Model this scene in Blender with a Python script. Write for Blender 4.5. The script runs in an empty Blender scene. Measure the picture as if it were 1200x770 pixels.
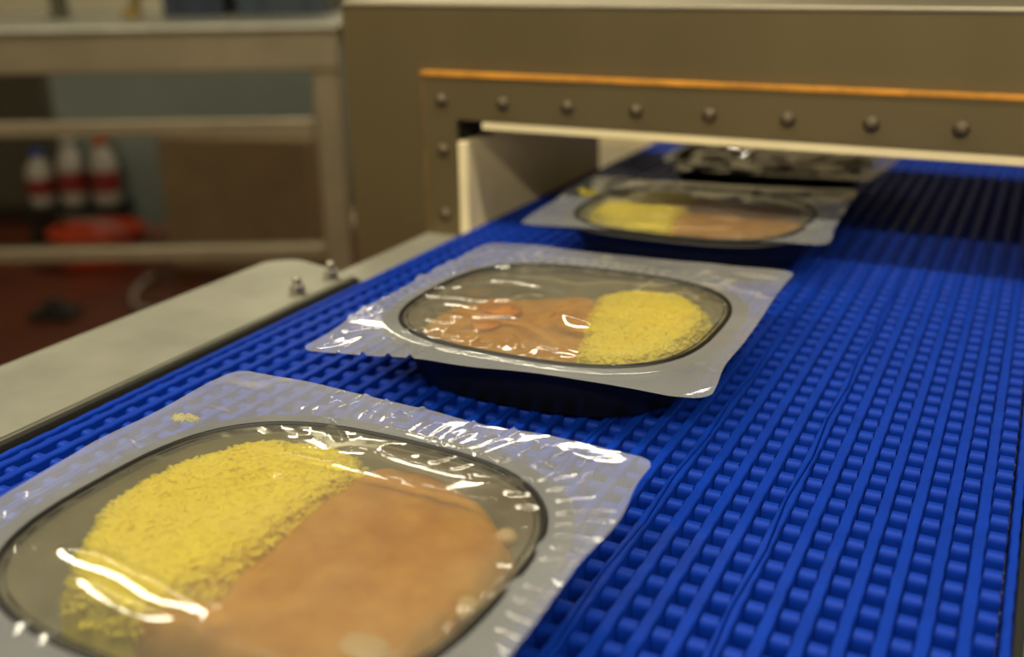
import bpy, bmesh, math, random
import numpy as np
from mathutils import Vector, Matrix
random.seed(7); np.random.seed(7)
S = bpy.context.scene
COL = S.collection
B = 0.9                                   # height of the belt surface above the floor
# ------------------------------------------------------------------ camera
F_PX = 1205.85
YAW, PITCH, ROLL = 0.475041, 0.349277, -0.015096
ca, sa, cb, sb = math.cos(YAW), math.sin(YAW), math.cos(PITCH), math.sin(PITCH)
fw = Vector((-sa * cb, ca * cb, -sb)); r0 = Vector((ca, sa, 0)); u0 = r0.cross(fw)
cr, sr = math.cos(ROLL), math.sin(ROLL)
rt = r0 * cr + u0 * sr; up = -r0 * sr + u0 * cr
CAM = Vector((0, 0, B + 0.2))
cd = bpy.data.cameras.new('camera'); cam = bpy.data.objects.new('camera', cd); COL.objects.link(cam)
cam.matrix_world = Matrix(((rt.x, up.x, -fw.x, CAM.x), (rt.y, up.y, -fw.y, CAM.y), (rt.z, up.z, -fw.z, CAM.z), (0, 0, 0, 1)))
cd.sensor_width = 36; cd.lens = F_PX / 1200 * 36; cd.clip_start = 0.02
cd.dof.use_dof = True; cd.dof.focus_distance = 0.42; cd.dof.aperture_fstop = 5.2
S.camera = cam
FH = Vector((-sa, ca, 0)); RH = Vector((ca, sa, 0))     # axes of the room and of the work table
# ------------------------------------------------------------------ light
w = bpy.data.worlds.new('world'); S.world = w; w.use_nodes = True
w.node_tree.nodes['Background'].inputs[0].default_value = (1.0, .93, .78, 1)
w.node_tree.nodes['Background'].inputs[1].default_value = 0.05
S.view_settings.view_transform = 'Standard'; S.view_settings.look = 'None'
S.view_settings.gamma = 1; S.view_settings.use_curve_mapping = False
S.view_settings.exposure = 0.35
WARM = (1.0, .92, .69)
def tube(name, x, y, z, lx, ly, power):
    l = bpy.data.lights.new(name, 'AREA'); l.shape = 'RECTANGLE'; l.size = lx; l.size_y = ly
    l.energy = power; l.color = WARM
    o = bpy.data.objects.new(name, l); o.location = (x, y, z); COL.objects.link(o); return o
tube('ceiling_tube_behind', .3, -1.71, B + 1.6, 4.2, .12, 72)
tube('ceiling_tube_overhead', -.5, .17, B + 1.6, 4.6, .12, 43)
tube('ceiling_tube_far', -2.2, 4.0, B + 1.75, 2.4, .12, 24)

def P(px, py, z):
    """point of the horizontal plane at height z above the belt that the camera sees at a pixel"""
    d = rt * (px - 600) - up * (py - 385) + fw * F_PX
    s = (z - .2) / d.z
    return (d.x * s, d.y * s)
def Q(px, py, D):
    """point at horizontal distance D in front of the camera, in room axes -> (right, height)"""
    d = rt * (px - 600) - up * (py - 385) + fw * F_PX
    s = D / d.dot(FH); p = d * s
    return (p.dot(RH), CAM.z + p.z)
# ------------------------------------------------------------------ materials
def mat(name, col, rough=.5, metal=0., var=.0, scale=30., bump=0., stretch=(1, 1, 1), spec=.5, col2=None):
    m = bpy.data.materials.new(name); m.use_nodes = True; N = m.node_tree; n = N.nodes; b = n['Principled BSDF']
    b.inputs['Roughness'].default_value = rough; b.inputs['Metallic'].default_value = metal
    b.inputs['Specular IOR Level'].default_value = spec
    tc = n.new('ShaderNodeTexCoord'); mp = n.new('ShaderNodeMapping'); mp.inputs['Scale'].default_value = stretch
    N.links.new(tc.outputs['Object'], mp.inputs[0])
    ns = n.new('ShaderNodeTexNoise'); ns.inputs['Scale'].default_value = scale; ns.inputs['Detail'].default_value = 4
    N.links.new(mp.outputs[0], ns.inputs['Vector'])
    rp = n.new('ShaderNodeValToRGB'); a = rp.color_ramp.elements
    a[0].position = .3; a[1].position = .7
    c2 = col2 or tuple(min(1, c * (1 + var)) for c in col)
    c1 = col if col2 else tuple(c * (1 - var) for c in col)
    a[0].color = (*c1, 1); a[1].color = (*c2, 1)
    N.links.new(ns.outputs['Fac'], rp.inputs[0]); N.links.new(rp.outputs[0], b.inputs['Base Color'])
    if bump:
        bp = n.new('ShaderNodeBump'); bp.inputs['Strength'].default_value = bump; bp.inputs['Distance'].default_value = .002
        N.links.new(ns.outputs['Fac'], bp.inputs['Height']); N.links.new(bp.outputs[0], b.inputs['Normal'])
    return m
M = {}
M['belt'] = mat('blue_plastic', (.002, .035, .365), .5, 0, .12, 60, .05, spec=.18)
M['steel'] = mat('brushed_steel', (.42, .38, .28), .38, .85, .10, 9, .03, (1, 1, .12))
M['steel_pale'] = mat('pale_worn_steel', (.38, .375, .31), .5, .55, .12, 25, .05)
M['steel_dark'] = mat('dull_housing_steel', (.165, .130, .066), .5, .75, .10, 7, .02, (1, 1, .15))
M['table'] = mat('table_steel', (.27, .235, .165), .42, .8, .10, 9, .03)
M['bolt'] = mat('bolt_steel', (.36, .33, .27), .35, .9, .1, 80)
M['dome'] = mat('tarnished_bolt', (.11, .085, .055), .5, .8, .2, 120)
M['rust'] = mat('amber_sealant', (.52, .22, .02), .5, 0, .3, 60)
M['seam'] = mat('faint_amber', (.22, .13, .035), .5, .3, .3, 60)
M['cream'] = mat('cream_plastic', (.74, .63, .39), .45, 0, .06, 20)
M['bed'] = mat('beige_plastic_bed', (.30, .25, .17), .6, 0, .1, 40)
M['black'] = mat('black_plastic', (.006, .006, .006), .42, 0, .1, 30)
M['misted'] = mat('misted_inner_plastic', (.24, .23, .17), .5, 0, .15, 40)
M['gap'] = mat('rubber_and_gap_shade', (.008, .008, .006), .7, 0, .1, 30)  # black of the rubber block, also paints shade in the slots beside the belt
M['rice'] = mat('yellow_rice', (.86, .72, .03), .5, 0, .12, 160, 0, col2=(.90, .78, .07))
M['sauce'] = mat('brown_curry_sauce', (.47, .20, .014), .4, 0, 0, 75, .25, col2=(.62, .33, .05))
M['oil'] = mat('orange_oil', (.66, .24, .002), .3, 0, .15, 60)
M['chunk'] = mat('pale_chunk', (.64, .46, .22), .45, 0, .08, 60, .1)
M['floor'] = mat('red_floor', (.105, .023, .009), .38, 0, .35, 1.6, .1)
M['wall'] = mat('cream_wall', (.80, .75, .56), .7, 0, .05, 2)
M['ceiling'] = mat('ceiling_white', (.55, .52, .44), .8, 0, .04, 2)
M['panel'] = mat('pale_board', (.21, .255, .235), .6, 0, .08, 3)
M['wall_shade_block'] = mat('olive_wall_shade', (.05, .045, .025), .6, 0, .1, 4)  # dark tone painted for the shade on the far left wall
M['card'] = mat('brown_cardboard', (.22, .155, .08), .8, 0, .08, 12)
M['red'] = mat('red_plastic', (.42, .045, .012), .4, 0, .1, 8)
M['darkred'] = mat('dark_red_label', (.20, .015, .012), .5, 0, .1, 8)
M['white'] = mat('off_white_plastic', (.40, .38, .33), .45, 0, .05, 8)
M['bluecap'] = mat('blue_cap_plastic', (.02, .05, .30), .4, 0, .05, 8)
M['navy'] = mat('navy_crate_plastic', (.003, .012, .030), .5, 0, .1, 8)
M['slate'] = mat('slate_crate_plastic', (.016, .030, .045), .5, 0, .1, 8)
M['olive'] = mat('olive_post', (.06, .055, .03), .5, .3, .1, 8)
M['ochre'] = mat('ochre_handle', (.22, .14, .02), .5, 0, .1, 8)
M['hose'] = mat('grey_hose', (.25, .21, .18), .5, 0, .1, 30)

def film_mat(HAZE, COLR):
    m = bpy.data.materials.new('clear_lidding_film'); m.use_nodes = True; N = m.node_tree; n = N.nodes; L = N.links
    n.remove(n['Principled BSDF']); out = n['Material Output']
    tr = n.new('ShaderNodeBsdfTransparent'); tr.inputs[0].default_value = (.97, .97, .95, 1)
    df = n.new('ShaderNodeBsdfDiffuse'); df.inputs[0].default_value = (*COLR, 1)
    tc = n.new('ShaderNodeTexCoord'); ns = n.new('ShaderNodeTexNoise'); ns.inputs['Scale'].default_value = 26; ns.inputs['Detail'].default_value = 3
    L.new(tc.outputs['Object'], ns.inputs['Vector'])
    mr = n.new('ShaderNodeMapRange'); mr.inputs['From Min'].default_value = .3; mr.inputs['From Max'].default_value = .7
    mr.inputs['To Min'].default_value = HAZE[0]; mr.inputs['To Max'].default_value = HAZE[1]
    L.new(ns.outputs['Fac'], mr.inputs['Value'])
    mx = n.new('ShaderNodeMixShader'); L.new(mr.outputs[0], mx.inputs[0]); L.new(tr.outputs[0], mx.inputs[1]); L.new(df.outputs[0], mx.inputs[2])
    n2 = n.new('ShaderNodeTexNoise'); n2.inputs['Scale'].default_value = 260; n2.inputs['Detail'].default_value = 3
    L.new(tc.outputs['Object'], n2.inputs['Vector'])
    bp = n.new('ShaderNodeBump'); bp.inputs['Strength'].default_value = .04; bp.inputs['Distance'].default_value = .0006
    L.new(n2.outputs['Fac'], bp.inputs['Height'])
    gl = n.new('ShaderNodeBsdfGlossy'); gl.inputs['Roughness'].default_value = .04; gl.inputs[0].default_value = (1, 1, 1, 1)
    L.new(bp.outputs[0], gl.inputs['Normal'])
    fr = n.new('ShaderNodeFresnel'); fr.inputs['IOR'].default_value = 1.8; L.new(bp.outputs[0], fr.inputs['Normal'])
    m2 = n.new('ShaderNodeMixShader'); L.new(fr.outputs[0], m2.inputs[0]); L.new(mx.outputs[0], m2.inputs[1]); L.new(gl.outputs[0], m2.inputs[2])
    L.new(m2.outputs[0], out.inputs['Surface'])
    return m
M['film'] = film_mat((.08, .14), (.70, .67, .54))
M['film_flap'] = film_mat((.25, .33), (.64, .66, .69))
# ------------------------------------------------------------------ helpers
def link(name, me, m, parent=None, smooth=False):
    if m is not None: me.materials.append(m)
    o = bpy.data.objects.new(name, me); COL.objects.link(o)
    if parent: o.parent = parent
    if smooth: me.polygons.foreach_set('use_smooth', [True] * len(me.polygons))
    return o
def mesh(name, v, f):
    me = bpy.data.meshes.new(name); me.from_pydata([tuple(map(float, p)) for p in v], [], [tuple(map(int, q)) for q in f]); me.update(); return me
def done(name, bm, m, parent=None, smooth=False):
    bmesh.ops.recalc_face_normals(bm, faces=bm.faces[:])
    me = bpy.data.meshes.new(name); bm.to_mesh(me); bm.free(); return link(name, me, m, parent, smooth)
def tag(o, label=None, cat=None, group=None, kind=None):
    if label: o['label'] = label
    if cat: o['category'] = cat
    if group: o['group'] = group
    if kind: o['kind'] = kind
    return o
def empty(name, loc=(0, 0, 0), rz=0):
    o = bpy.data.objects.new(name, None); COL.objects.link(o); o.location = loc; o.rotation_euler = (0, 0, rz); o.empty_display_size = .05; return o
def add_box(bm, x0, x1, y0, y1, z0, z1, bev=0., seg=2):
    r = bmesh.ops.create_cube(bm, size=1)['verts']
    for v in r: v.co = Vector(((x0 + x1) / 2 + v.co.x * (x1 - x0), (y0 + y1) / 2 + v.co.y * (y1 - y0), (z0 + z1) / 2 + v.co.z * (z1 - z0)))
    if bev:
        es = list({e for v in r for e in v.link_edges})
        bmesh.ops.bevel(bm, geom=es, offset=bev, segments=seg, affect='EDGES', profile=.5)
def box(name, x0, x1, y0, y1, z0, z1, m, parent=None, bev=.001, seg=2):
    bm = bmesh.new(); add_box(bm, x0, x1, y0, y1, z0, z1, bev, seg); return done(name, bm, m, parent)
def add_lathe(bm, prof, loc=(0, 0, 0), seg=16, axis='Z', sides=None):
    seg = sides or seg; rings = []
    for r, h in prof:
        ring = []
        for k in range(seg):
            a = 2 * math.pi * k / seg
            p = (r * math.cos(a), r * math.sin(a), h)
            if axis == 'Y': p = (p[0], -p[2], p[1])
            ring.append(bm.verts.new((p[0] + loc[0], p[1] + loc[1], p[2] + loc[2])))
        rings.append(ring)
    for a, b in zip(rings, rings[1:]):
        for k in range(seg): bm.faces.new((a[k], a[(k + 1) % seg], b[(k + 1) % seg], b[k]))
    bm.faces.new(rings[0][::-1]); bm.faces.new(rings[-1])
def lathe(name, prof, loc, m, parent=None, seg=16, axis='Z', smooth=True):
    bm = bmesh.new(); add_lathe(bm, prof, loc, seg, axis); o = done(name, bm, m, parent, smooth); return o
def add_tube(bm, pts, r, seg=10):
    rings = []
    for i, p in enumerate(pts):
        p = Vector(p); t = (Vector(pts[min(i + 1, len(pts) - 1)]) - Vector(pts[max(i - 1, 0)])).normalized()
        a = t.orthogonal().normalized() if abs(t.z) > .9 else t.cross(Vector((0, 0, 1))).normalized(); b = t.cross(a)
        rings.append([bm.verts.new(p + (a * math.cos(2 * math.pi * k / seg) + b * math.sin(2 * math.pi * k / seg)) * r) for k in range(seg)])
    for a, b in zip(rings, rings[1:]):
        for k in range(seg): bm.faces.new((a[k], a[(k + 1) % seg], b[(k + 1) % seg], b[k]))
    bm.faces.new(rings[0][::-1]); bm.faces.new(rings[-1])
# ------------------------------------------------------------------ room (its axes are those of the work table)
RZ = YAW
def room_box(name, r0_, r1_, d0, d1, z0, z1, m):
    o = box(name, r0_, r1_, d0, d1, z0, z1, m, None, 0); o.rotation_euler = (0, 0, RZ); o['kind'] = 'structure'; return o
room_box('floor', -5.2, 3.6, -3.2, 5.4, -.1, 0, M['floor'])
room_box('ceiling', -5.2, 3.6, -3.2, 5.4, 2.75, 2.85, M['ceiling'])
room_box('wall_back', -5.2, 3.6, 5.2, 5.4, 0, 2.75, M['wall'])
room_box('wall_left', -5.2, -5.0, -3.2, 5.2, 0, 2.75, M['wall'])
room_box('wall_right', 3.4, 3.6, -3.2, 5.2, 0, 2.75, M['wall'])
room_box('wall_front', -5.0, 3.4, -3.2, -3.0, 0, 2.75, M['wall'])
# ------------------------------------------------------------------ conveyor frame
XL, XR = -.381, .0145                    # belt edges
Y0, Y1 = -.24, 1.46
cf = empty('conveyor', (0, .7, 0))
tag(cf, 'stainless conveyor frame with flat side rails carrying the blue belt', 'conveyor')
def cbox(name, x0, x1, y0, y1, z0, z1, m, bev=.0008):
    return box(name, x0, x1, y0 - .7, y1 - .7, B + z0, B + z1, m, cf, bev)
bm = bmesh.new()                          # left rail plate with a rounded far corner
pts = [(-.4715, -.25), (-.3935, -.25), (-.3935, .538)]
for k in range(9):
    a = math.radians(10 + 9.5 * k)
    pts.append((-.4715 + .026 - .026 * math.sin(a - math.radians(10)) * 1.0, .5515 - .026 * (1 - math.cos(a - math.radians(10)))))
vb = [bm.verts.new((x, y - .7, B - .006)) for x, y in pts]; vt = [bm.verts.new((x, y - .7, B)) for x, y in pts]
bm.faces.new(vt); bm.faces.new(vb[::-1])
for k in range(len(pts)): bm.faces.new((vb[k], vb[(k + 1) % len(pts)], vt[(k + 1) % len(pts)], vt[k]))
bmesh.ops.bevel(bm, geom=[e for e in bm.edges if abs(e.verts[0].co.z - B) < 1e-5 and abs(e.verts[1].co.z - B) < 1e-5], offset=.0012, segments=2, affect='EDGES')
o = rail = done('side_rail', bm, M['steel_pale'], cf); tag(o, 'pale left rail plate with a rounded end')
cbox('side_rail', .0185, .095, -.25, .66, -.006, 0, M['steel_pale'])
tag(cbox('lower_rail', -.424, -.3875, .5535, .683, -.016, -.008, M['steel_pale']), 'narrow lower rail running to the housing')
tag(cbox('wear_strip', -.3862, -.3825, Y0, 1.40, -.0151, -.0035, M['cream'], .0005), 'beige strip beside the belt edge')
cbox('gap_shade_strip', -.3933, -.3888, Y0, .535, -.0151, -.0008, M['gap'], .0004)  # black strip painting the shade of the slot between rail and belt
cbox('gap_shade_strip', .0152, .0183, Y0, .66, -.0151, -.0008, M['gap'], .0004)  # same painted slot shade on the right side
cbox('side_panel', -.400, -.3945, -.25, 1.42, -.15, -.0165, M['steel'])
cbox('side_panel', .0200, .0255, -.25, 1.42, -.15, -.0075, M['steel'])
tag(cbox('slider_bed', -.393, .0185, -.25, 1.42, -.028, -.0152, M['bed']), 'beige slider bed under the belt')
for x in (-.398, .0215):
    for y in (-.15, .56, 1.36):
        cbox('leg', x - .02, x + .02, y - .02, y + .02, -B, -.151, M['steel'], .002)
for y in (-.15, 1.36): cbox('cross_brace', -.377, .0005, y - .015, y + .015, -.62, -.58, M['steel'], .002)
def hex_bolt(x, y, z0):
    bm = bmesh.new()
    add_lathe(bm, [(.0062, 0), (.0062, .0012)], (x, y - .7, z0), 20)
    add_lathe(bm, [(.0048, .0012), (.0052, .0018), (.0052, .0062), (.0046, .0068)], (x, y - .7, z0), sides=6)
    add_lathe(bm, [(.0030, .0068), (.0030, .0105), (.0022, .0118)], (x, y - .7, z0), 14)
    o = done('hex_bolt', bm, M['bolt'], rail); return o
tag(hex_bolt(*P(349, 345, 0), B), 'hex bolt and nut nearer the camera'); tag(hex_bolt(*P(388, 327, 0), B), 'hex bolt and nut at the rail end')
# ------------------------------------------------------------------ belt
belt = empty('conveyor_belt', (-.183, .7, B))
tag(belt, 'blue plastic modular grid belt running into the steel tunnel', 'conveyor belt')
OX, OY = -.183, .7
PX, PY = .01133, .0134
RW = .0021
def rib_mesh(lo, hi):
    """one long rib; lo/hi give its left and right edge at y. Each pitch is a low crowned facet."""
    ys = []; y = Y0
    k0 = math.floor(Y0 / PY)
    rows = []
    k = k0
    while k * PY < Y1:
        for f_, dz in ((.02, -.00018), (.25, -.00002), (.72, 0.), (.97, -.00015)): rows.append(((k + f_) * PY, dz))
        k += 1
    v, f = [], []
    for y, dz in rows:
        a, b = lo(y), hi(y); c = .0004
        yy = y - OY
        v += [(a, yy, -.0150), (a, yy, -.0006 + dz), (a + c, yy, dz), (b - c, yy, dz), (b, yy, -.0006 + dz), (b, yy, -.0150)]
    for i in range(len(rows) - 1):
        o = i * 6
        for j in range(5): f.append((o + j, o + j + 1, o + 6 + j + 1, o + 6 + j))
        f.append((o + 5, o, o + 6, o + 11))
    f.append((0, 5, 4, 3, 2, 1)); o = (len(rows) - 1) * 6; f.append((o, o + 1, o + 2, o + 3, o + 4, o + 5))
    return v, f
def wav(y, ph): return .00016 * math.sin(2 * math.pi * y / PY + ph) + .00009 * math.sin(2 * math.pi * y / (PY * 3.7) + ph * 2)
plain = None
ribx = []
for k in range(-34, 2):
    x = .0018 + PX * k
    if k == -34: x = XL + RW * .8
    ribx.append(x)
    n = 1 - k
    seam = n >= 7 and (n - 7) % 4 == 0 and k > -32
    ph = n * 1.3
    if not seam:
        wl = RW if k > -34 else RW * .8
        if k == 1: wl = RW * .7
        v, f = rib_mesh(lambda y: x - wl + wav(y, ph), lambda y: x + wl + wav(y, ph + .8))
        o = link('rib', mesh('rib', v, f), M['belt'], belt); o.location = (-OX, 0, 0)
    else:
        def mid(y): 
            t = (y / (PY * 6)) % 1.0
            return .0016 * (abs(2 * t - 1) * 2 - 1) * .55
        v, f = rib_mesh(lambda y: x - RW * 1.05 + wav(y, ph), lambda y: x + mid(y) - .00022)
        o = link('rib', mesh('rib', v, f), M['belt'], belt); o.location = (-OX, 0, 0); o['label'] = 'half rib along a module seam'
        v, f = rib_mesh(lambda y: x + mid(y) + .00022, lambda y: x + RW * 1.05 + wav(y, ph))
        o = link('rib', mesh('rib', v, f), M['belt'], belt); o.location = (-OX, 0, 0); o['label'] = 'half rib along a module seam'
def barrel_geo():
    v, f = [], []
    def arc(cx_w, cy, cz, r, top_w, a0, a1, n, closed):
        o = len(v); 
        for i in range(n + 1):
            a = math.radians(a0 + (a1 - a0) * i / n)
            wdt = top_w + (cx_w - top_w) * (1 - max(0, math.sin(a)))
            y, z = cy + r * math.cos(a), cz + r * math.sin(a)
            v.extend([(-wdt, y, z), (wdt, y, z)])
        for i in range(n): f.append((o + 2 * i, o + 2 * i + 1, o + 2 * i + 3, o + 2 * i + 2))
        f.append(tuple(o + 2 * i for i in range(n + 1))); f.append(tuple(o + 2 * i + 1 for i in range(n, -1, -1)))
        f.append((o, o + 2 * n, o + 2 * n + 1, o + 1))
    def cap(n_):
        o = len(v); prof = [(-.0027, -.0125), (-.0028, -.0042), (-.0025, -.0023), (-.0013, -.0014), (.0013, -.0014), (.0025, -.0023), (.0028, -.0042), (.0027, -.0125)]
        wd = [.0033, .0033, .0031, .0028, .0028, .0031, .0033, .0033]
        for (y, z), w_ in zip(prof, wd): v.extend([(-w_, y, z), (w_, y, z)])
        for i in range(7): f.append((o + 2 * i, o + 2 * i + 1, o + 2 * i + 3, o + 2 * i + 2))
        for sg in (0, 1):
            o2 = len(v); v.extend([v[o + 2 * i + sg] for i in range(8)]); f.append(tuple(range(o2, o2 + 8))[::(1 if sg == 0 else -1)])
    cap(8)                                                          # raised link
    arc(.00354, -.0064, -.0112, .0022, .00354, -30, 210, 6, True)  # hinge knuckle
    return v, f
bv, bf = barrel_geo(); bme = mesh('hinge_barrel', bv, bf); bme.materials.append(M['belt'])
for p in bme.polygons: p.use_smooth = len(p.vertices) == 4
cells = []
for a, b in zip(ribx, ribx[1:]):
    for k in range(math.ceil(Y0 / PY), int(Y1 / PY)):
        cells.append(((a + b) / 2 + .0000, (k + .5) * PY + .002))
def vis(c):
    p = Vector((c[0], c[1], -.2)); zc = p.dot(fw)
    px, py = 600 + F_PX * p.dot(rt) / zc, 385 - F_PX * p.dot(up) / zc
    return -5 < px < 1205 and py < 775 and (c[0] > -.104 or c[0] < -.30 or (.325 < c[1] < .36))
near = sorted([c for c in cells if vis(c)], key=lambda c: c[0] ** 2 + c[1] ** 2)[:300]
ns_ = set(near)
for c in near:
    o = bpy.data.objects.new('hinge_barrel', bme); COL.objects.link(o); o.parent = belt; o.location = (c[0] - OX, c[1] - OY, 0)
bvn = np.array(bv); V = []; Fc = []
for c in cells:
    if c in ns_: continue
    o = len(V) * len(bv); V.append(bvn + [c[0] - OX, c[1] - OY, 0]); Fc += [tuple(i + o for i in q) for q in bf]
me = mesh('hinge_barrels', np.concatenate(V), Fc); o = link('hinge_barrels', me, M['belt'], belt); o['kind'] = 'stuff'
for p in me.polygons: p.use_smooth = len(p.vertices) == 4
# ------------------------------------------------------------------ tunnel housing
YF, YB = .684, .955
HX0, HX1, HT = -.496, .130, .1672
OXL, OXR, OT = -.394, .028, .083
th = empty('tunnel_housing', (-.183, .82, 0))
tag(th, 'dull stainless steel housing with a tunnel over the blue belt', 'machine')
HXo, HYo = .183, -.82
def hbox(name, x0, x1, y0, y1, z0, z1, m, bev=.001):
    return box(name, x0 + HXo, x1 + HXo, y0 + HYo, y1 + HYo, B + z0, B + z1, m, th, bev)
def plate_hole(name, y0, y1, x0, x1, z0, z1, hx0, hx1, hz0, hz1, m):
    bm = bmesh.new(); out = [(x0, z0), (x1, z0), (x1, z1), (x0, z1)]; inn = [(hx0, hz0), (hx1, hz0), (hx1, hz1), (hx0, hz1)]
    R = [[bm.verts.new((x + HXo, y + HYo, B + z)) for x, z in l] for y in (y0, y1) for l in (out, inn)]
    for k in range(4):
        j = (k + 1) % 4
        bm.faces.new((R[0][k], R[0][j], R[1][j], R[1][k])); bm.faces.new((R[2][k], R[2][j], R[3][j], R[3][k]))
        bm.faces.new((R[0][k], R[0][j], R[2][j], R[2][k])); bm.faces.new((R[1][k], R[1][j], R[3][j], R[3][k]))
    return done(name, bm, m, th)
ZB = -.19
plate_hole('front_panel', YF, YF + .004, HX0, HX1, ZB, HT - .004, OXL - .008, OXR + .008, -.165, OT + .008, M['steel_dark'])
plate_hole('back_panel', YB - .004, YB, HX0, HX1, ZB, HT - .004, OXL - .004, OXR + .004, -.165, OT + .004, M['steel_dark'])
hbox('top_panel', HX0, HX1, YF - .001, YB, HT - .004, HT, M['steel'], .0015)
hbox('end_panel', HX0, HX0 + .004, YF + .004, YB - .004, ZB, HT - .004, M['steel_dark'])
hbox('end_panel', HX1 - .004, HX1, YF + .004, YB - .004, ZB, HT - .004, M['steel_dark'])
FT = .005
# bolted flange around the opening: top bar and side bars
def flange():
    bm = bmesh.new()
    out = [(-.4225, -.045), (-.4225, .1145), (.0565, .1145), (.0565, -.045), (OXR, -.045), (OXR, OT), (OXL, OT), (OXL, -.045)]
    a = [bm.verts.new((x + HXo, YF - FT + HYo, B + z)) for x, z in out]; b = [bm.verts.new((x + HXo, YF - .0002 + HYo, B + z)) for x, z in out]
    for q in ((0, 1, 6, 7), (1, 2, 5, 6), (2, 3, 4, 5)):
        bm.faces.new([a[i] for i in q]); bm.faces.new([b[i] for i in q][::-1])
    for k in range(8): bm.faces.new((a[k], b[k], b[(k + 1) % 8], a[(k + 1) % 8]))
    return done('flange', bm, M['steel_dark'], th)
fl = tag(flange(), 'bolted steel flange around the tunnel mouth')
tag(hbox('sealant_strip', -.4235, .0575, YF - .0065, YF - .0003, .1146, .1182, M['rust'], .0006), 'amber orange strip along the flange top')
tag(hbox('sealant_strip', -.4242, -.4228, YF - .0045, YF - .0003, -.04, .1145, M['seam'], .0004), 'thin amber seam down the flange side')
def dome(x, z):
    bm = bmesh.new()
    pr = [(.0052, 0), (.0052, .0008), (.0043, .0009), (.0040, .0022), (.0028, .0034), (.0012, .0039)]
    add_lathe(bm, pr, (x + HXo, YF - FT + HYo, B + z), 16, 'Y'); return done('dome_bolt', bm, M['dome'], fl, True)
first = None
for i in range(9): dome(-.4064 + .0520 * i, .0965)
for z in (.0588, .0083): dome(-.4064, z); dome(.0425, z)
# cream liner of the tunnel
tag(hbox('liner', OXL, OXL + .0085, YF - .0045, YB - .010, -.012, OT - .0165, M['cream'], .001), 'cream plastic side liner of the tunnel')
hbox('liner', OXR - .0085, OXR, YF - .0045, YB - .010, -.003, OT - .0165, M['cream'], .001)
tag(hbox('liner', OXL + .0215, OXR - .0215, YF - .0045, YB - .010, OT - .0065, OT - .0005, M['cream'], .0008), 'cream plastic top liner of the tunnel')
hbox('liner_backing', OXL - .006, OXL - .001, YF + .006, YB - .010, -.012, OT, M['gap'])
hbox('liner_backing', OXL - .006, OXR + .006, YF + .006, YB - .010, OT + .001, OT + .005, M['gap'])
for x in (HX0 + .03, HX1 - .03):
    for y in (YF + .03, YB - .03): hbox('leg', x - .022, x + .022, y - .022, y + .022, -B, ZB, M['steel'], .002)
# plate behind the tunnel
gp = empty('outfeed_plate', (-.47, 1.12, B)); tag(gp, 'small beige plate standing behind the tunnel beside the belt', 'plate')
box('plate', -.10, .079, -.004, .004, -.012, .10, M['cream'], gp, .001)
box('foot', -.08, .0, -.02, .02, -.9, -.012, M['steel'], gp, .001)
# ------------------------------------------------------------------ meal trays
def sup(a, b, n, t):
    c, s = math.cos(t), math.sin(t)
    return (a * math.copysign(abs(c) ** (2 / n), c), b * math.copysign(abs(s) ** (2 / n), s))
def loft(prof, seg=96, n=2.9, close_first=True, close_last=True):
    v, f = [], []
    for a, b, z in prof:
        for k in range(seg): x, y = sup(a, b, n, 2 * math.pi * k / seg); v.append((x, y, z))
    for i in range(len(prof) - 1):
        for k in range(seg):
            j = (k + 1) % seg; f.append((i * seg + k, i * seg + j, (i + 1) * seg + j, (i + 1) * seg + k))
    if close_first: f.append(tuple(range(seg))[::-1])
    if close_last: f.append(tuple((len(prof) - 1) * seg + k for k in range(seg)))
    return v, f
RA, RB = .079, .0715                      # half axes of the tray mouth
ZF = .0290                                # film level above the belt
tv, tf = loft([(.068, .063, .0006), (.0710, .0660, .0020), (.0785, .0715, .0245), (.0795, .0725, .0262), (.0875, .0810, .0268), (.0880, .0815, .0275),
               (.0875, .0810, .0282), (.0795, .072, .0282), (.0775, .070, .0262), (.0755, .068, .0235), (.0715, .0655, .0052), (.069, .063, .0036)])
def ring_geo(a, b, z, r, seg=120, n=2.9, m=8):
    v, f = [], []
    for k in range(seg):
        t = 2 * math.pi * k / seg
        p = Vector(sup(a, b, n, t)); q = Vector(sup(a, b, n, t + .01)); nn = Vector((q.y - p.y, p.x - q.x)).normalized()
        for i in range(m):
            u = 2 * math.pi * i / m; v.append((p.x + nn.x * r * math.cos(u), p.y + nn.y * r * math.cos(u), z + r * .8 * math.sin(u)))
    for k in range(seg):
        for i in range(m): f.append((k * m + i, k * m + (i + 1) % m, ((k + 1) % seg) * m + (i + 1) % m, ((k + 1) % seg) * m + i))
    return v, f
rv2, rf2 = ring_geo(RA * .963, RB * .963, ZF - .0003, .00055)
rv, rf = ring_geo(RA, RB, ZF - .0001, .0013)
def vnoise(x, y, s, seed):
    rng = np.random.RandomState(seed); g = rng.rand(64, 64) * 2 - 1
    u, v = x / s + 17.3, y / s + 9.1
    i, j = np.floor(u).astype(int), np.floor(v).astype(int); a, b = u - i, v - j
    a = a * a * (3 - 2 * a); b = b * b * (3 - 2 * b)
    G = lambda p, q: g[p % 64, q % 64]
    return (G(i, j) * (1 - a) + G(i + 1, j) * a) * (1 - b) + (G(i, j + 1) * (1 - a) + G(i + 1, j + 1) * a) * b
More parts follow.
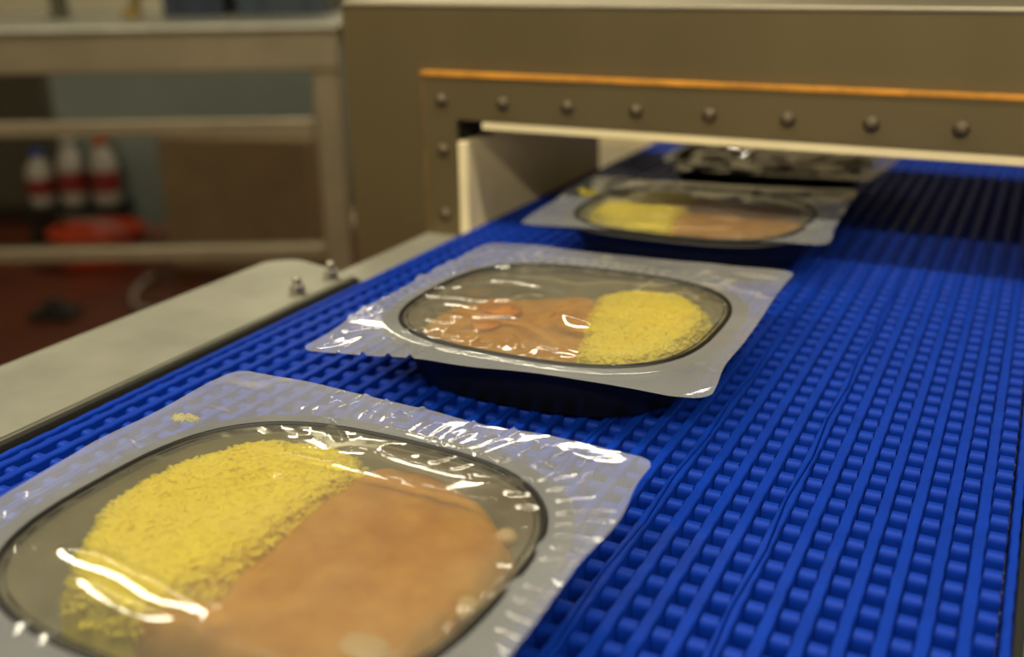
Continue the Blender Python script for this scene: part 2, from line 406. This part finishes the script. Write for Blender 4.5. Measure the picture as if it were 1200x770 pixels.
def seg_ridge(X, Y, Z, pl, h, sig):
    """raise a folded crease along a polyline: h is the mean slope of its two faces, sig their width"""
    pl = [np.array(p) for p in pl]; best = np.full(X.shape, 1e9); T = np.zeros(X.shape); L = len(pl) - 1
    for i in range(L):
        a, b = pl[i], pl[i + 1]; d = b - a; l2 = d @ d + 1e-12
        t = np.clip(((X - a[0]) * d[0] + (Y - a[1]) * d[1]) / l2, 0, 1)
        dd = (X - a[0] - t * d[0]) ** 2 + (Y - a[1] - t * d[1]) ** 2
        m = dd < best; best = np.where(m, dd, best); T = np.where(m, (i + t) / L, T)
    e = np.sin(np.clip(T, 0, 1) * math.pi) ** .2 if L >= 1 else 1
    d = np.clip(np.sqrt(best) / sig, 0, 1); Z += h * sig * e * (1 - 1.25 * d + .25 * d * d)
def smooth_pl(p, n=6):
    if len(p) < 3: return p
    out = []; q = [p[0]] + list(p) + [p[-1]]
    for i in range(1, len(q) - 2):
        for k in range(n):
            t = k / n; a, b, c, d = [np.array(q[i - 1 + j]) for j in range(4)]
            out.append(tuple(.5 * ((2 * b) + (-a + c) * t + (2 * a - 5 * b + 4 * c - d) * t * t + (-a + 3 * b - 3 * c + d) * t ** 3)))
    out.append(p[-1]); return out
def film(cx, cy, step, ridges, rays, seed, corners, droop, sag=-.0012, rough=.0004, fd=0.):
    """corners = front left, front right, back right, back left of the sheet; droop = dict corner -> drop"""
    c = [np.array(p) - (cx, cy) for p in corners]; wx = np.linalg.norm(c[1] - c[0]); wy = np.linalg.norm(c[3] - c[0])
    nx, ny = int(wx / step) + 1, int(wy / step) + 1
    u, v = np.linspace(0, 1, nx), np.linspace(0, 1, ny); U, Vv = np.meshgrid(u, v, indexing='ij')
    X, Y = [(c[0][k] * (1 - U) + c[1][k] * U) * (1 - Vv) + (c[3][k] * (1 - U) + c[2][k] * U) * Vv for k in (0, 1)]
    # wavy cut edge
    eu = np.abs(U - .5) * 2; ev = np.abs(Vv - .5) * 2
    X = X + vnoise(Y, Y * 0 + 3 * np.sign(U - .5), .03, seed) * .0016 * eu ** 4 * np.sign(U - .5)
    Y = Y + vnoise(X, X * 0 + 5 * np.sign(Vv - .5), .03, seed + 1) * .0016 * ev ** 4
    rr = (np.abs(X / RA) ** 2.9 + np.abs(Y / RB) ** 2.9) ** (1 / 2.9)
    inside = np.clip((1 - rr) / .12, 0, 1); inside = inside * inside * (3 - 2 * inside)
    outside = np.clip((rr - 1.10) / .25, 0, 1)
    Z = np.full(X.shape, ZF)
    Z += sag * np.clip(1 - rr * rr, 0, 1)
    Z += inside * (vnoise(X, Y, .018, seed + 2) * rough + vnoise(X, Y, .045, seed + 3) * rough * 1.6)
    ang = np.arctan2(Y / RB, X / RA)
    Z += np.exp(-((rr - .93) / .05) ** 2) * .00035 * vnoise(ang * .1, rr * 0, .006, seed + 9)       # puckers just inside the seal
    for (qx, qy), d in droop.items():
        w_ = np.clip(U if qx > 0 else 1 - U, 0, 1) ** 3 * np.clip(Vv if qy > 0 else 1 - Vv, 0, 1) ** 3
        Z -= d * w_ * outside
    Z += outside * (.0008 * vnoise(X, Y, .028, seed + 4) + .0002 * vnoise(X, Y, .012, seed + 5))
    Z -= fd * outside * np.clip(1 - Vv * 3, 0, 1)
    # radial pleats in the flap outside the seal
    for a0, a1, n_, h in rays:
        m = np.clip((ang - a0) / .08, 0, 1) * np.clip((a1 - ang) / .08, 0, 1) * np.clip((rr - 1.03) / .06, 0, 1) * np.clip((1.30 - rr) / .12, 0, 1)
        t = (ang - a0) / (a1 - a0) * n_ + .35 * vnoise(X, Y, .012, seed + 6)
        Z += m * h * (np.abs(np.sin(t * math.pi)) ** 3) * (.55 + .45 * vnoise(t * .02, rr * .02, .01, seed + 7))
    for pl, h, s in ridges: seg_ridge(X, Y, Z, smooth_pl([(a - cx, b - cy) for a, b in pl]), h, s)
    Z = np.maximum(Z, .0012)
    n = nx * ny; idx = np.arange(n).reshape(nx, ny)
    me = bpy.data.meshes.new('film'); co = np.stack([X, Y, Z], -1).reshape(-1, 3)
    q = np.stack([idx[:-1, :-1], idx[1:, :-1], idx[1:, 1:], idx[:-1, 1:]], -1).reshape(-1, 4)
    # round off the sheet corners
    cxs = np.clip((np.abs(U - .5) * 2 - .93) / .07, 0, 9) ** 2 + np.clip((np.abs(Vv - .5) * 2 - .93) / .07, 0, 9) ** 2
    keep = (cxs.reshape(-1)[q] <= 1.05).all(1); q = q[keep]
    me.vertices.add(n); me.vertices.foreach_set('co', co.astype(np.float32).ravel())
    me.loops.add(len(q) * 4); me.loops.foreach_set('vertex_index', q.astype(np.int32).ravel())
    me.polygons.add(len(q)); me.polygons.foreach_set('loop_start', np.arange(0, len(q) * 4, 4, dtype=np.int32))
    me.polygons.foreach_set('use_smooth', np.ones(len(q), bool))
    me.polygons.foreach_set('material_index', (rr.reshape(-1)[q[:, 0]] > 1.0).astype(np.int32)); me.update(calc_edges=True); me.validate()
    return me
TR = [(-.1965, .2195), (-.2030, .4555), (-.2070, .6850), (-.2100, .9100)]
def tray(i, label, fm):
    cx, cy = TR[i]; t = empty('meal_tray', (cx, cy, B)); tag(t, label, 'meal tray', 'sealed meal trays on the belt')
    me = mesh('tray_body', tv, tf); me.polygons.foreach_set('use_smooth', [True] * len(me.polygons)); me.materials.append(M['black']); me.materials.append(M['misted']); me.polygons.foreach_set('material_index', [1 if (k >= 8 * 96 and k != 11 * 96) else 0 for k in range(len(me.polygons))]); link('tray_body', me, None, t)
    me = mesh('seal_ring', rv, rf); me.polygons.foreach_set('use_smooth', [True] * len(me.polygons)); link('seal_ring', me, M['black'], t)
    me = mesh('seal_ring', rv2, rf2); me.polygons.foreach_set('use_smooth', [True] * len(me.polygons)); link('seal_ring', me, M['black'], t)
    fm.materials.append(M['film']); fm.materials.append(M['film_flap']); o = link('film', fm, None, t); o['label'] = 'clear wrinkled lidding film'
    return t
zf = ZF
def PL(l): return [P(x, y, zf) for x, y in l]
def z7(l): return PL([(340 + x / 3.208, 200 + y / 3.208) for x, y in l])       # marks read in an enlarged crop
def z5(l): return PL([(x / 2.265, 430 + y / 2.265) for x, y in l])
def z6(l): return PL([(380 + x / 2.265, 430 + y / 2.265) for x, y in l])
R1 = [(z5([(145, 492), (200, 500), (270, 520), (350, 560), (430, 600), (500, 640), (560, 672)]), .50, .0052),
      (z5([(190, 556), (250, 590), (320, 622), (390, 650), (470, 678)]), .50, .0034),
      (z6([(-60, 225), (0, 232), (85, 222), (200, 255), (350, 290), (440, 302), (550, 300)]), .62, 0.0019),
      (z6([(-120, 240), (0, 265), (150, 300), (300, 335), (400, 358), (455, 362)]), .53, .0021),
      (z6([(0, 140), (25, 165), (50, 200)]), .62, 0.0026),
      (z6([(440, 320), (500, 312), (550, 308)]), .62, 0.0019),
      (z6([(160, 165), (260, 190), (350, 215), (440, 250)]), .62, 0.0019),
      (z6([(430, 620), (520, 530), (600, 450)]), .62, 0.0019),
      (z6([(320, 700), (420, 640), (520, 560)]), .62, 0.0019),
      (z5([(730, 165), (770, 190), (830, 190)]), .62, 0.0019)]
for k in range(38):                        # short creases around the back and right flap
    x = random.uniform(0, 700); y = 90 + x * .27 + random.uniform(-40, 60); l = random.uniform(18, 50)
    R1.append((z6([(x, y), (x + l, y - l * random.uniform(.3, .7))]), random.uniform(.5, .75), random.uniform(.0011, .0018)))
for a in ((90, 330), (30, 382), (60, 690), (125, 718), (60, 478)):
    R1.append((z5([(a[0] - 28, a[1] + 10), (a[0] + 25, a[1] - 8)]), .5, .0034))
R2 = [(z7([(530, 445), (640, 440), (780, 422), (900, 440), (1030, 470)]), 1.02, 0.0016),
      (z7([(490, 515), (600, 508), (700, 522), (760, 498), (830, 500), (842, 520), (760, 535), (680, 548), (635, 560), (560, 540), (490, 517)]), 1.02, 0.0016),
      (z7([(420, 570), (480, 545), (510, 562), (600, 575), (700, 560), (820, 560), (900, 590), (980, 640), (1040, 680), (1100, 695)]), 1.02, 0.0016),
      (z7([(500, 470), (600, 480), (700, 495), (760, 500)]), 1.02, 0.0016),
      (z7([(500, 605), (600, 598), (660, 570)]), 1.02, 0.0016),
      (z7([(965, 548), (1050, 520), (1150, 498)]), 1.02, 0.0016),
      (z7([(985, 560), (1050, 585), (1130, 605)]), 1.02, 0.0043),
      (z7([(840, 630), (850, 670)]), 1.02, 0.0027), (z7([(690, 612), (715, 608)]), 1.02, 0.0023),
      (z7([(770, 365), (830, 368)]), 1.02, 0.0025), (z7([(870, 380), (920, 365)]), 1.02, 0.0021),
      (z7([(340, 530), (400, 480), (480, 430), (600, 385), (700, 355), (850, 342)]), 1.02, 0.0025),
      (z7([(100, 642), (200, 632), (320, 610)]), 1.02, 0.0020), (z7([(150, 605), (220, 590), (315, 585)]), 1.02, 0.0020),
      (z7([(175, 665), (250, 645), (345, 625)]), 1.02, 0.0020), (z7([(240, 690), (320, 655), (380, 630)]), 1.02, 0.0020),
      (z7([(330, 700), (400, 670), (440, 650)]), 1.02, 0.0020), (z7([(200, 545), (260, 543), (320, 545)]), 1.02, 0.0021),
      (z7([(255, 515), (320, 520)]), 1.02, 0.0020), (z7([(400, 715), (470, 685), (540, 670)]), 1.02, 0.0020)]
for k in range(26):
    x = random.uniform(430, 1000); y = 590 + (x - 430) * .2 + random.uniform(-10, 22); l = random.uniform(18, 45)
    R2.append((z7([(x, y), (x + l, y - l * .5)]), random.uniform(.8, 1.05), .0013))
for k in range(16):
    x = random.uniform(420, 980); y = 400 - (x - 420) * .16 + random.uniform(-25, 25); l = random.uniform(25, 60)
    R2.append((z7([(x, y), (x + l, y - l * .4)]), random.uniform(.85, 1.15), .0016))
R3 = [(PL([(700, 262), (780, 268), (860, 270)]), .85, .0018), (PL([(880, 235), (930, 244)]), .85, .0018), (PL([(935, 268), (965, 262)]), .85, .0018),
      (PL([(720, 228), (790, 232), (850, 238)]), .85, .0018)]
R4 = []
for k in range(34):
    x = random.uniform(790, 1000); y = random.uniform(165, 205); l = random.uniform(12, 40)
    R4.append((PL([(x, y), (x + l, y - random.uniform(-2, 6))]), random.uniform(.5, 1.1), random.uniform(.0018, .0035)))
f1 = film(*TR[0], .00045, R1, [(-.5, .9, 16, .0007), (.9, 2.2, 24, .00015), (2.3, 3.1, 8, .0008)], 11, [(-.299, .116), (-.100, .118), P(772, 540, zf), P(278, 432, zf)], {(-1, -1): .006}, .0012)
f2 = film(*TR[1], .00045, R2, [(-3.14, -2.6, 5, .0010), (2.6, 3.14, 6, .0012), (1.0, 2.4, 20, .0003)], 23, PL([(350, 400), (829, 463), (930, 319), (578, 283)]), {(-1, -1): .001}, .0012, fd=.0022)
f3 = film(*TR[2], .0009, R3, [(-.9, -.4, 4, .0009), (1, 2.2, 10, .0005)], 37, PL([(608, 261), (968, 288), (1007, 224), (690, 207)]), {(-1, -1): .001}, .0012)
f4 = film(*TR[3], .0009, R4, [(-3, 3, 40, .0010)], 53, PL([(790, 198), (1022, 213), (1064, 178), (836, 160)]), {(-1, -1): .001}, -.002, .0012)
tray(0, 'black meal tray nearest the camera, cut by the lower edge, yellow rice left of sauce', f1)
tray(1, 'second black meal tray from the camera, sauce left and yellow rice right, glossy creases', f2)
tray(2, 'third black meal tray, in the tunnel mouth, rice left of sauce with orange patches', f3)
tray(3, 'farthest black meal tray, inside the tunnel shadow under dark crumpled film', f4)
# ------------------------------------------------------------------ food
def poly_sd(X, Y, poly):
    p = np.array(poly); n = len(p); d = np.full(X.shape, 1e9); ins = np.zeros(X.shape, bool)
    for i in range(n):
        a, b = p[i], p[(i + 1) % n]; e = b - a; t = np.clip(((X - a[0]) * e[0] + (Y - a[1]) * e[1]) / (e @ e + 1e-14), 0, 1)
        d = np.minimum(d, (X - a[0] - t * e[0]) ** 2 + (Y - a[1] - t * e[1]) ** 2)
        c = (a[1] > Y) != (b[1] > Y); xx = (b[0] - a[0]) * (Y - a[1]) / (b[1] - a[1] + 1e-12) + a[0]; ins ^= c & (X < xx)
    return np.sqrt(d) * np.where(ins, 1, -1)
def clampin(pl, cx, cy, k):
    out = []
    for x, y in pl:
        r = (abs((x - cx) / RA) ** 2.9 + abs((y - cy) / RB) ** 2.9) ** (1 / 2.9)
        s = min(1, k / r); out.append((cx + (x - cx) * s, cy + (y - cy) * s))
    return out
def blob(name, poly, zlow, ztop, edge, amp, seed, m, cx, cy, step=.0012):
    p = np.array(poly); x0, y0 = p.min(0) - .003; x1, y1 = p.max(0) + .003
    xs, ys = np.arange(x0, x1, step), np.arange(y0, y1, step); X, Y = np.meshgrid(xs, ys, indexing='ij')
    sd = poly_sd(X, Y, smooth_pl(list(map(tuple, poly)) + [tuple(poly[0])], 5)[:-1]) + vnoise(X, Y, .008, seed) * .0012
    h = np.clip(sd / edge, 0, 1); h = np.sqrt(1 - (1 - h) ** 2)
    Z = zlow + (ztop - zlow) * h + h * (vnoise(X, Y, .016, seed + 1) * amp + vnoise(X, Y, .006, seed + 2) * amp * .5)
    RR = ((np.abs(X - cx) / .0775) ** 2.9 + (np.abs(Y - cy) / .070) ** 2.9) ** (1 / 2.9)
    Z = np.maximum(Z, zlow + np.clip((RR - .905) / .09, 0, 1) * .0205 + .0004)
    idx = np.arange(X.size).reshape(X.shape); q = np.stack([idx[:-1, :-1], idx[1:, :-1], idx[1:, 1:], idx[:-1, 1:]], -1).reshape(-1, 4)
    q = q[(sd.ravel()[q] > 0).any(1)]
    used = np.unique(q); rm = -np.ones(X.size, int); rm[used] = np.arange(len(used)); q = rm[q]
    co = np.stack([X - cx, Y - cy, Z], -1).reshape(-1, 3)[used]
    # closed underside
    n = len(co); bot = co.copy()
    rr = ((np.abs(co[:, 0]) / .0775) ** 2.9 + (np.abs(co[:, 1]) / .070) ** 2.9) ** (1 / 2.9)
    bot[:, 2] = zlow + np.clip((rr - .905) / .09, 0, 1) * .0205; co[:, 2] = np.maximum(co[:, 2], bot[:, 2] + .0003)
    from collections import Counter
    E = Counter(); 
    for a in q:
        for k in range(4): E[(a[k], a[(k + 1) % 4])] += 1
    side = [(a, a + n, b + n, b) for (a, b) in E if (b, a) not in E]
    f = [tuple(a) for a in q] + [tuple(a[::-1] + n) for a in q] + [tuple(int(i) for i in s) for s in side]
    me = mesh(name, np.concatenate([co, bot]), f); me.polygons.foreach_set('use_smooth', [True] * len(me.polygons))
    o = link(name, me, m); o.location = (cx, cy, B); return o, (X, Y, Z, sd)
def grains(o, grid, cx, cy, dens, extra=(), L=.0030, r=.00085):
    """long rice grains laid over the heap, joined into its mesh"""
    X, Y, Z, sd = grid; xs, ys = X[:, 0], Y[0]; V, Fq = [], []
    base = [(-L, 0, 0)] + [(x, r * c * math.cos(a), r * c * math.sin(a)) for x, c in ((-L * .6, .85), (L * .6, .85)) for a in (0, 1.257, 2.513, 3.77, 5.027)] + [(L, 0, 0)]
    fb = [(0, 1 + (k + 1) % 5, 1 + k) for k in range(5)] + [(1 + k, 1 + (k + 1) % 5, 6 + (k + 1) % 5, 6 + k) for k in range(5)] + [(11, 6 + k, 6 + (k + 1) % 5) for k in range(5)]
    base = np.array(base); area = (sd > 0).sum() * (xs[1] - xs[0]) ** 2; n = int(area * dens); spots = []
    while len(spots) < n:
        i, j = np.random.randint(len(xs)), np.random.randint(len(ys))
        if sd[i, j] > .0022: spots.append((xs[i] + random.uniform(-1, 1) * .0008, ys[j] + random.uniform(-1, 1) * .0008, Z[i, j] + random.uniform(-.0005, .0003)))
    spots += list(extra)
    for s in spots:
        rz = random.uniform(0, math.pi); tl = random.gauss(0, .13); k = random.uniform(.75, 1.15)
        R = np.array((Matrix.Rotation(rz, 3, 'Z') @ Matrix.Rotation(tl, 3, 'Y'))); o_ = len(V) * 12
        V.append((base * k) @ R.T + [s[0] - cx, s[1] - cy, s[2]]); Fq += [tuple(i + o_ for i in q) for q in fb]
    me = o.data; n0 = len(me.vertices)
    vs = [tuple(v.co) for v in me.vertices]; fs = [tuple(p.vertices) for p in me.polygons]
    allv = np.concatenate([np.array(vs), np.concatenate(V)]); m2 = mesh(me.name, allv, fs + [tuple(i + n0 for i in q) for q in Fq])
    m2.polygons.foreach_set('use_smooth', [True] * len(m2.polygons)); m2.materials.append(M['rice']); o.data = m2
def ell(name, x, y, z, a, b, h, m, parent, rz, seed):
    bm = bmesh.new(); bmesh.ops.create_icosphere(bm, subdivisions=3, radius=1)
    rng = random.Random(seed); ph = [rng.uniform(0, 6) for _ in range(4)]
    for v in bm.verts:
        k = 1 + .10 * math.sin(3 * v.co.x + ph[0]) + .08 * math.sin(4 * v.co.y + ph[1])
        v.co = Vector((v.co.x * a * k, v.co.y * b * k, v.co.z * h))
    bmesh.ops.rotate(bm, verts=bm.verts, cent=(0, 0, 0), matrix=Matrix.Rotation(rz, 3, 'Z'))
    o = done(name, bm, m, parent, True); o.location = (x, y, z); return o
def PF(l, z=.017): return [P(x, y, z) for x, y in l]
food = [
 (0, [(60, 690), (75, 650), (92, 618), (120, 580), (165, 543), (225, 510), (290, 494), (340, 490), (405, 503), (434, 532), (425, 562), (378, 600), (330, 634), (290, 664), (235, 692), (170, 722), (110, 718)],
     [(240, 690), (280, 655), (320, 620), (370, 580), (420, 548), (480, 536), (540, 556), (588, 598), (606, 645), (590, 700), (540, 745), (470, 785), (380, 800), (280, 785), (200, 750), (130, 715)]),
 (1, [(695, 345), (735, 338), (795, 343), (835, 360), (848, 385), (838, 408), (800, 424), (740, 432), (690, 434), (664, 425), (672, 392), (684, 362)],
     [(465, 398), (478, 378), (515, 360), (560, 350), (640, 346), (705, 348), (705, 385), (690, 428), (630, 426), (560, 416), (500, 408)]),
 (2, [(680, 247), (698, 232), (740, 222), (800, 220), (822, 233), (806, 252), (788, 274), (740, 270), (700, 260)],
     [(790, 230), (860, 236), (925, 243), (958, 256), (945, 269), (890, 277), (830, 278), (775, 272)]),
]
rl = ['yellow rice heap in the nearest tray, left of the brown sauce', 'yellow rice heap in the second tray, right of the brown sauce', 'yellow rice heap in the tray at the tunnel mouth']
sl = ['orange brown curry sauce filling the right of the nearest tray', 'pinkish brown sauce on the left of the second tray', 'brown sauce with orange patches in the tray at the tunnel mouth']
for (i, rp, sp), a, b in zip(food, rl, sl):
    cx, cy = TR[i]
    so, sg = blob('curry_sauce', clampin(PF(sp, .0245), cx, cy, .91 if i < 2 else .955), .0054, .0248, .009, .0010, 100 + i, M['sauce'], cx, cy)
    tag(so, b, 'sauce', 'sauce portions in the trays')
    ro, rg = blob('rice_heap', clampin(PF(rp, .0265), cx, cy, .925 if i < 2 else .965), .0056, .0274, .011, .0008, 200 + i, M['rice'], cx, cy)
    ex = []
    if i == 0: ex = [(*P(206 + 24 * random.random(), 490 + 6 * random.random(), .0265), .0268 + .0012 * random.random()) for _ in range(34)]
    if i == 2: ex = [(*P(680 + 16 * random.random(), 224 + 5 * random.random(), .0285), .0300) for _ in range(14)]
    grains(ro, rg, cx, cy, 420000 if i < 2 else 260000, ex)
    tag(ro, a, 'rice', 'rice portions in the trays', 'stuff')
    if i == 0:
        for k, (x, y, s) in enumerate(((425, 752, .0080), (592, 622, .0045), (548, 705, .0050))):
            px, py = P(x, y, .026); ell('chunk', px - cx, py - cy, .0232, s, s * .75, .0030, M['chunk'], so, k * .9, k)['label'] = 'pale chunk in the sauce'
    pats = {1: [(586, 364, .0115), (568, 382, .009)], 2: [(816, 240, .0085), (862, 246, .0115), (893, 247, .007), (836, 243, .004)]}.get(i, [])
    for k, (x, y, s) in enumerate(pats):
        px, py = P(x, y, .0255); ell('oil_patch', px - cx, py - cy, .0262, s, s * .7, .0014, M['oil'], so, k * 1.1, 20 + k)['label'] = 'orange oil patch'
so, sg = blob('curry_sauce', [(TR[3][0] + sup(.062, .055, 2.9, k * math.pi / 8)[0], TR[3][1] + sup(.062, .055, 2.9, k * math.pi / 8)[1]) for k in range(16)], .0054, .0160, .010, .0010, 140, M['sauce'], *TR[3])
tag(so, 'sauce in the farthest tray, hidden under dark crumpled film', 'sauce', 'sauce portions in the trays')
# ------------------------------------------------------------------ work table and what stands on and behind it
def at(rx, D, z=0): p = RH * rx + FH * D; return (p.x, p.y, z)
tb = empty('work_table', at(-1.05, 2.35), RZ); tag(tb, 'stainless steel work table with open rails at the back left', 'table')
# local coords: x = right - (-1.05), y = D - 2.35
def tbox(name, x0, x1, d0, d1, z0, z1, m, bev=.004): return box(name, x0 + 1.05, x1 + 1.05, d0 - 2.35, d1 - 2.35, z0, z1, m, tb, bev)
tbox('table_top', -1.78, -.312, 1.985, 2.68, .972, .984, M['steel_pale'], .005)
tag(tbox('apron', -1.77, -.318, 2.0, 2.012, .897, .9715, M['table']), 'deep steel front apron')
tbox('apron', -1.77, -.318, 2.65, 2.662, .897, .9715, M['table'])
for x in (-1.74, -.349):
    for d in (2.04, 2.62): tbox('leg', x - .0265, x + .0265, d - .0265, d + .0265, 0, .8965 if 0 else .971, M['table'], .004)
tbox('rail', -1.712, -.377, 2.02, 2.05, .775, .806, M['table']); tbox('rail', -1.712, -.377, 2.02, 2.05, .521, .551, M['table'])
for x in (-1.74, -.349):
    tbox('rail', x - .014, x + .014, 2.068, 2.592, .521, .551, M['table'])
def open_crate(name, x0, x1, d0, d1, z0, h, m, label):
    t = empty(name, at((x0 + x1) / 2, (d0 + d1) / 2, z0), RZ); tag(t, label, 'crate'); a, b = (x1 - x0) / 2, (d1 - d0) / 2
    bm = bmesh.new()
    add_box(bm, -a, a, -b, b, 0, .006); add_box(bm, -a, a, -b, -b + .006, .006, h); add_box(bm, -a, a, b - .006, b, .006, h)
    add_box(bm, -a, -a + .006, -b + .006, b - .006, .006, h); add_box(bm, a - .006, a, -b + .006, b - .006, .006, h)
    done('body', bm, m, t)
    bm = bmesh.new()
    add_box(bm, -a - .01, a + .01, -b - .01, -b, h - .02, h); add_box(bm, -a - .01, a + .01, b, b + .01, h - .02, h)
    add_box(bm, -a - .01, -a, -b, b, h - .02, h); add_box(bm, a, a + .01, -b, b, h - .02, h); done('rim', bm, m, t)
    for s in (-.5, .5): box('rib', a * s - .006, a * s + .006, -b - .006, -b, .01, h - .02, m, t, .001)
    return t
open_crate('crate', -.728, -.602, 2.28, 2.58, .984, .16, M['navy'], 'dark navy crate on the steel table')
open_crate('crate', -.570, -.385, 2.28, 2.58, .984, .15, M['slate'], 'slate blue crate on the steel table beside the navy crate')
ps = empty('post', at(-.955, 2.30, .984), RZ); tag(ps, 'dark olive square post on the table top', 'post')
box('column', -.015, .015, -.015, .015, .004, .5, M['olive'], ps, .003); box('foot', -.022, .022, -.022, .022, 0, .004, M['olive'], ps, .001)
bm = bmesh.new(); add_tube(bm, [(0, 0, .014), (.02, .005, .06), (.05, .01, .16), (.07, .012, .26)], .010)
hd = empty('brush', at(-.80, 2.30, .984), RZ); tag(hd, 'ochre handle leaning up from the table top', 'brush'); done('handle', bm, M['ochre'], hd, True)
box('head', -.018, .018, -.016, .016, 0, .018, M['ochre'], hd, .004)
# things on the floor behind the table
bx = empty('cardboard_box', at(-.965, 3.83), RZ - .18); tag(bx, 'large brown cardboard box on the red floor behind the table', 'box')
box('carton', -.30, .27, -.13, .13, 0, .485, M['card'], bx, .004)
for s in (-1, 1): box('flap', -.295, .265, min(0, s * .128) + (.001 if s > 0 else 0), max(0, s * .128) - (.001 if s < 0 else 0), .4855, .4895, M['card'], bx, .001)
pb = empty('partition_board', at(-1.24, 4.28), RZ); tag(pb, 'pale grey green board standing behind the cardboard box', 'board')
box('board', -.62, .75, -.012, .012, .04, .80, M['panel'], pb, .004)
for x in (-.36, .6): box('foot', x - .03, x + .03, -.12, .12, 0, .0395, M['steel'], pb, .004)
cb_ = empty('wall_shade_block', at(-2.26, 4.7), RZ); tag(cb_, 'dark olive block standing in for shaded wall at the far left behind the table', 'wall_shade_block')  # added block, its dark colour stands in for wall in shade
box('body', -.45, .29, -.25, .25, .08, .80, M['wall_shade_block'], cb_, .006); box('front_slab', -.43, -.09, -.27, -.2505, .1, .78, M['wall_shade_block'], cb_, .004); box('front_slab', -.07, .27, -.27, -.2505, .1, .78, M['wall_shade_block'], cb_, .004)
for x in (-.42, .26): box('foot', x - .02, x + .02, -.22, .22, 0, .0795, M['olive'], cb_, .002)
tubx = Q(105, 262, 3.7); t = empty('tub', at(tubx[0] - .05, 3.88)); tag(t, 'red plastic tub on the floor behind the table', 'tub')
bm = bmesh.new(); add_lathe(bm, [(.14, 0), (.17, .11), (.18, .115), (.18, .125), (.166, .125), (.13, .02)], (0, 0, 0), 28); done('body', bm, M['red'], t, False)
bm = bmesh.new(); add_tube(bm, [(-.178, 0, .112), (-.13, -.03, .155), (0, -.05, .17), (.13, -.03, .155), (.178, 0, .112)], .006); done('handle', bm, M['hose'], t, True)
def jug(px, D, z0, h, cap, lab, band=True):
    x = Q(px, 200, D)[0]; t = empty('jug', at(x, D, z0), RZ); tag(t, lab, 'jug')
    lathe('body', [(.048, 0), (.054, .01), (.054, h * .62), (.045, h * .74), (.024, h * .84), (.022, h * .9)], (0, 0, 0), M['white'], t, 20)
    lathe('cap', [(.028, h * .9), (.028, h), (.024, h + .004)], (0, 0, 0), cap, t, 16)
    if band: lathe('label_band', [(.0545, h * .2), (.0552, h * .21), (.0552, h * .5), (.0545, h * .51)], (0, 0, 0), M['darkred'], t, 20)
st = empty('stool', at(Q(85, 200, 4.16)[0], 4.16), RZ); tag(st, 'low black stool holding white jugs behind the tub', 'stool')
box('seat', -.20, .20, -.075, .075, .13, .16, M['black'], st, .006)
for x in (-.17, .17):
    for y in (-.055, .055): box('leg', x - .015, x + .015, y - .015, y + .015, 0, .1295, M['black'], st, .002)
jug(46, 4.16, .16, .22, M['bluecap'], 'off white jug with a blue cap on the black stool')
jug(84, 4.16, .16, .27, M['white'], 'white jug with dark red band, middle one on the stool')
jug(122, 4.16, .16, .27, M['red'], 'white jug with a red cap on the stool, rightmost')
hz = empty('hose', at(Q(215, 310, 3.5)[0], 3.5, 0), RZ); tag(hz, 'grey hose curled on the red floor behind the table', 'hose')
bm = bmesh.new(); add_tube(bm, [(.16 * math.cos(a * .17) , -.30 * math.sin(a * .17), .013) for a in range(-2, 22)], .012); done('pipe', bm, M['hose'], hz, True)
dr = empty('rubber_block', at(Q(62, 350, 3.2)[0], 3.2, 0), RZ); tag(dr, 'small black rubber block lying on the red floor', 'block')
box('base', -.07, .07, -.05, .05, 0, .03, M['gap'], dr, .01); lathe('knob', [(.03, .03), (.03, .05), (.02, .06)], (0, 0, 0), M['gap'], dr)
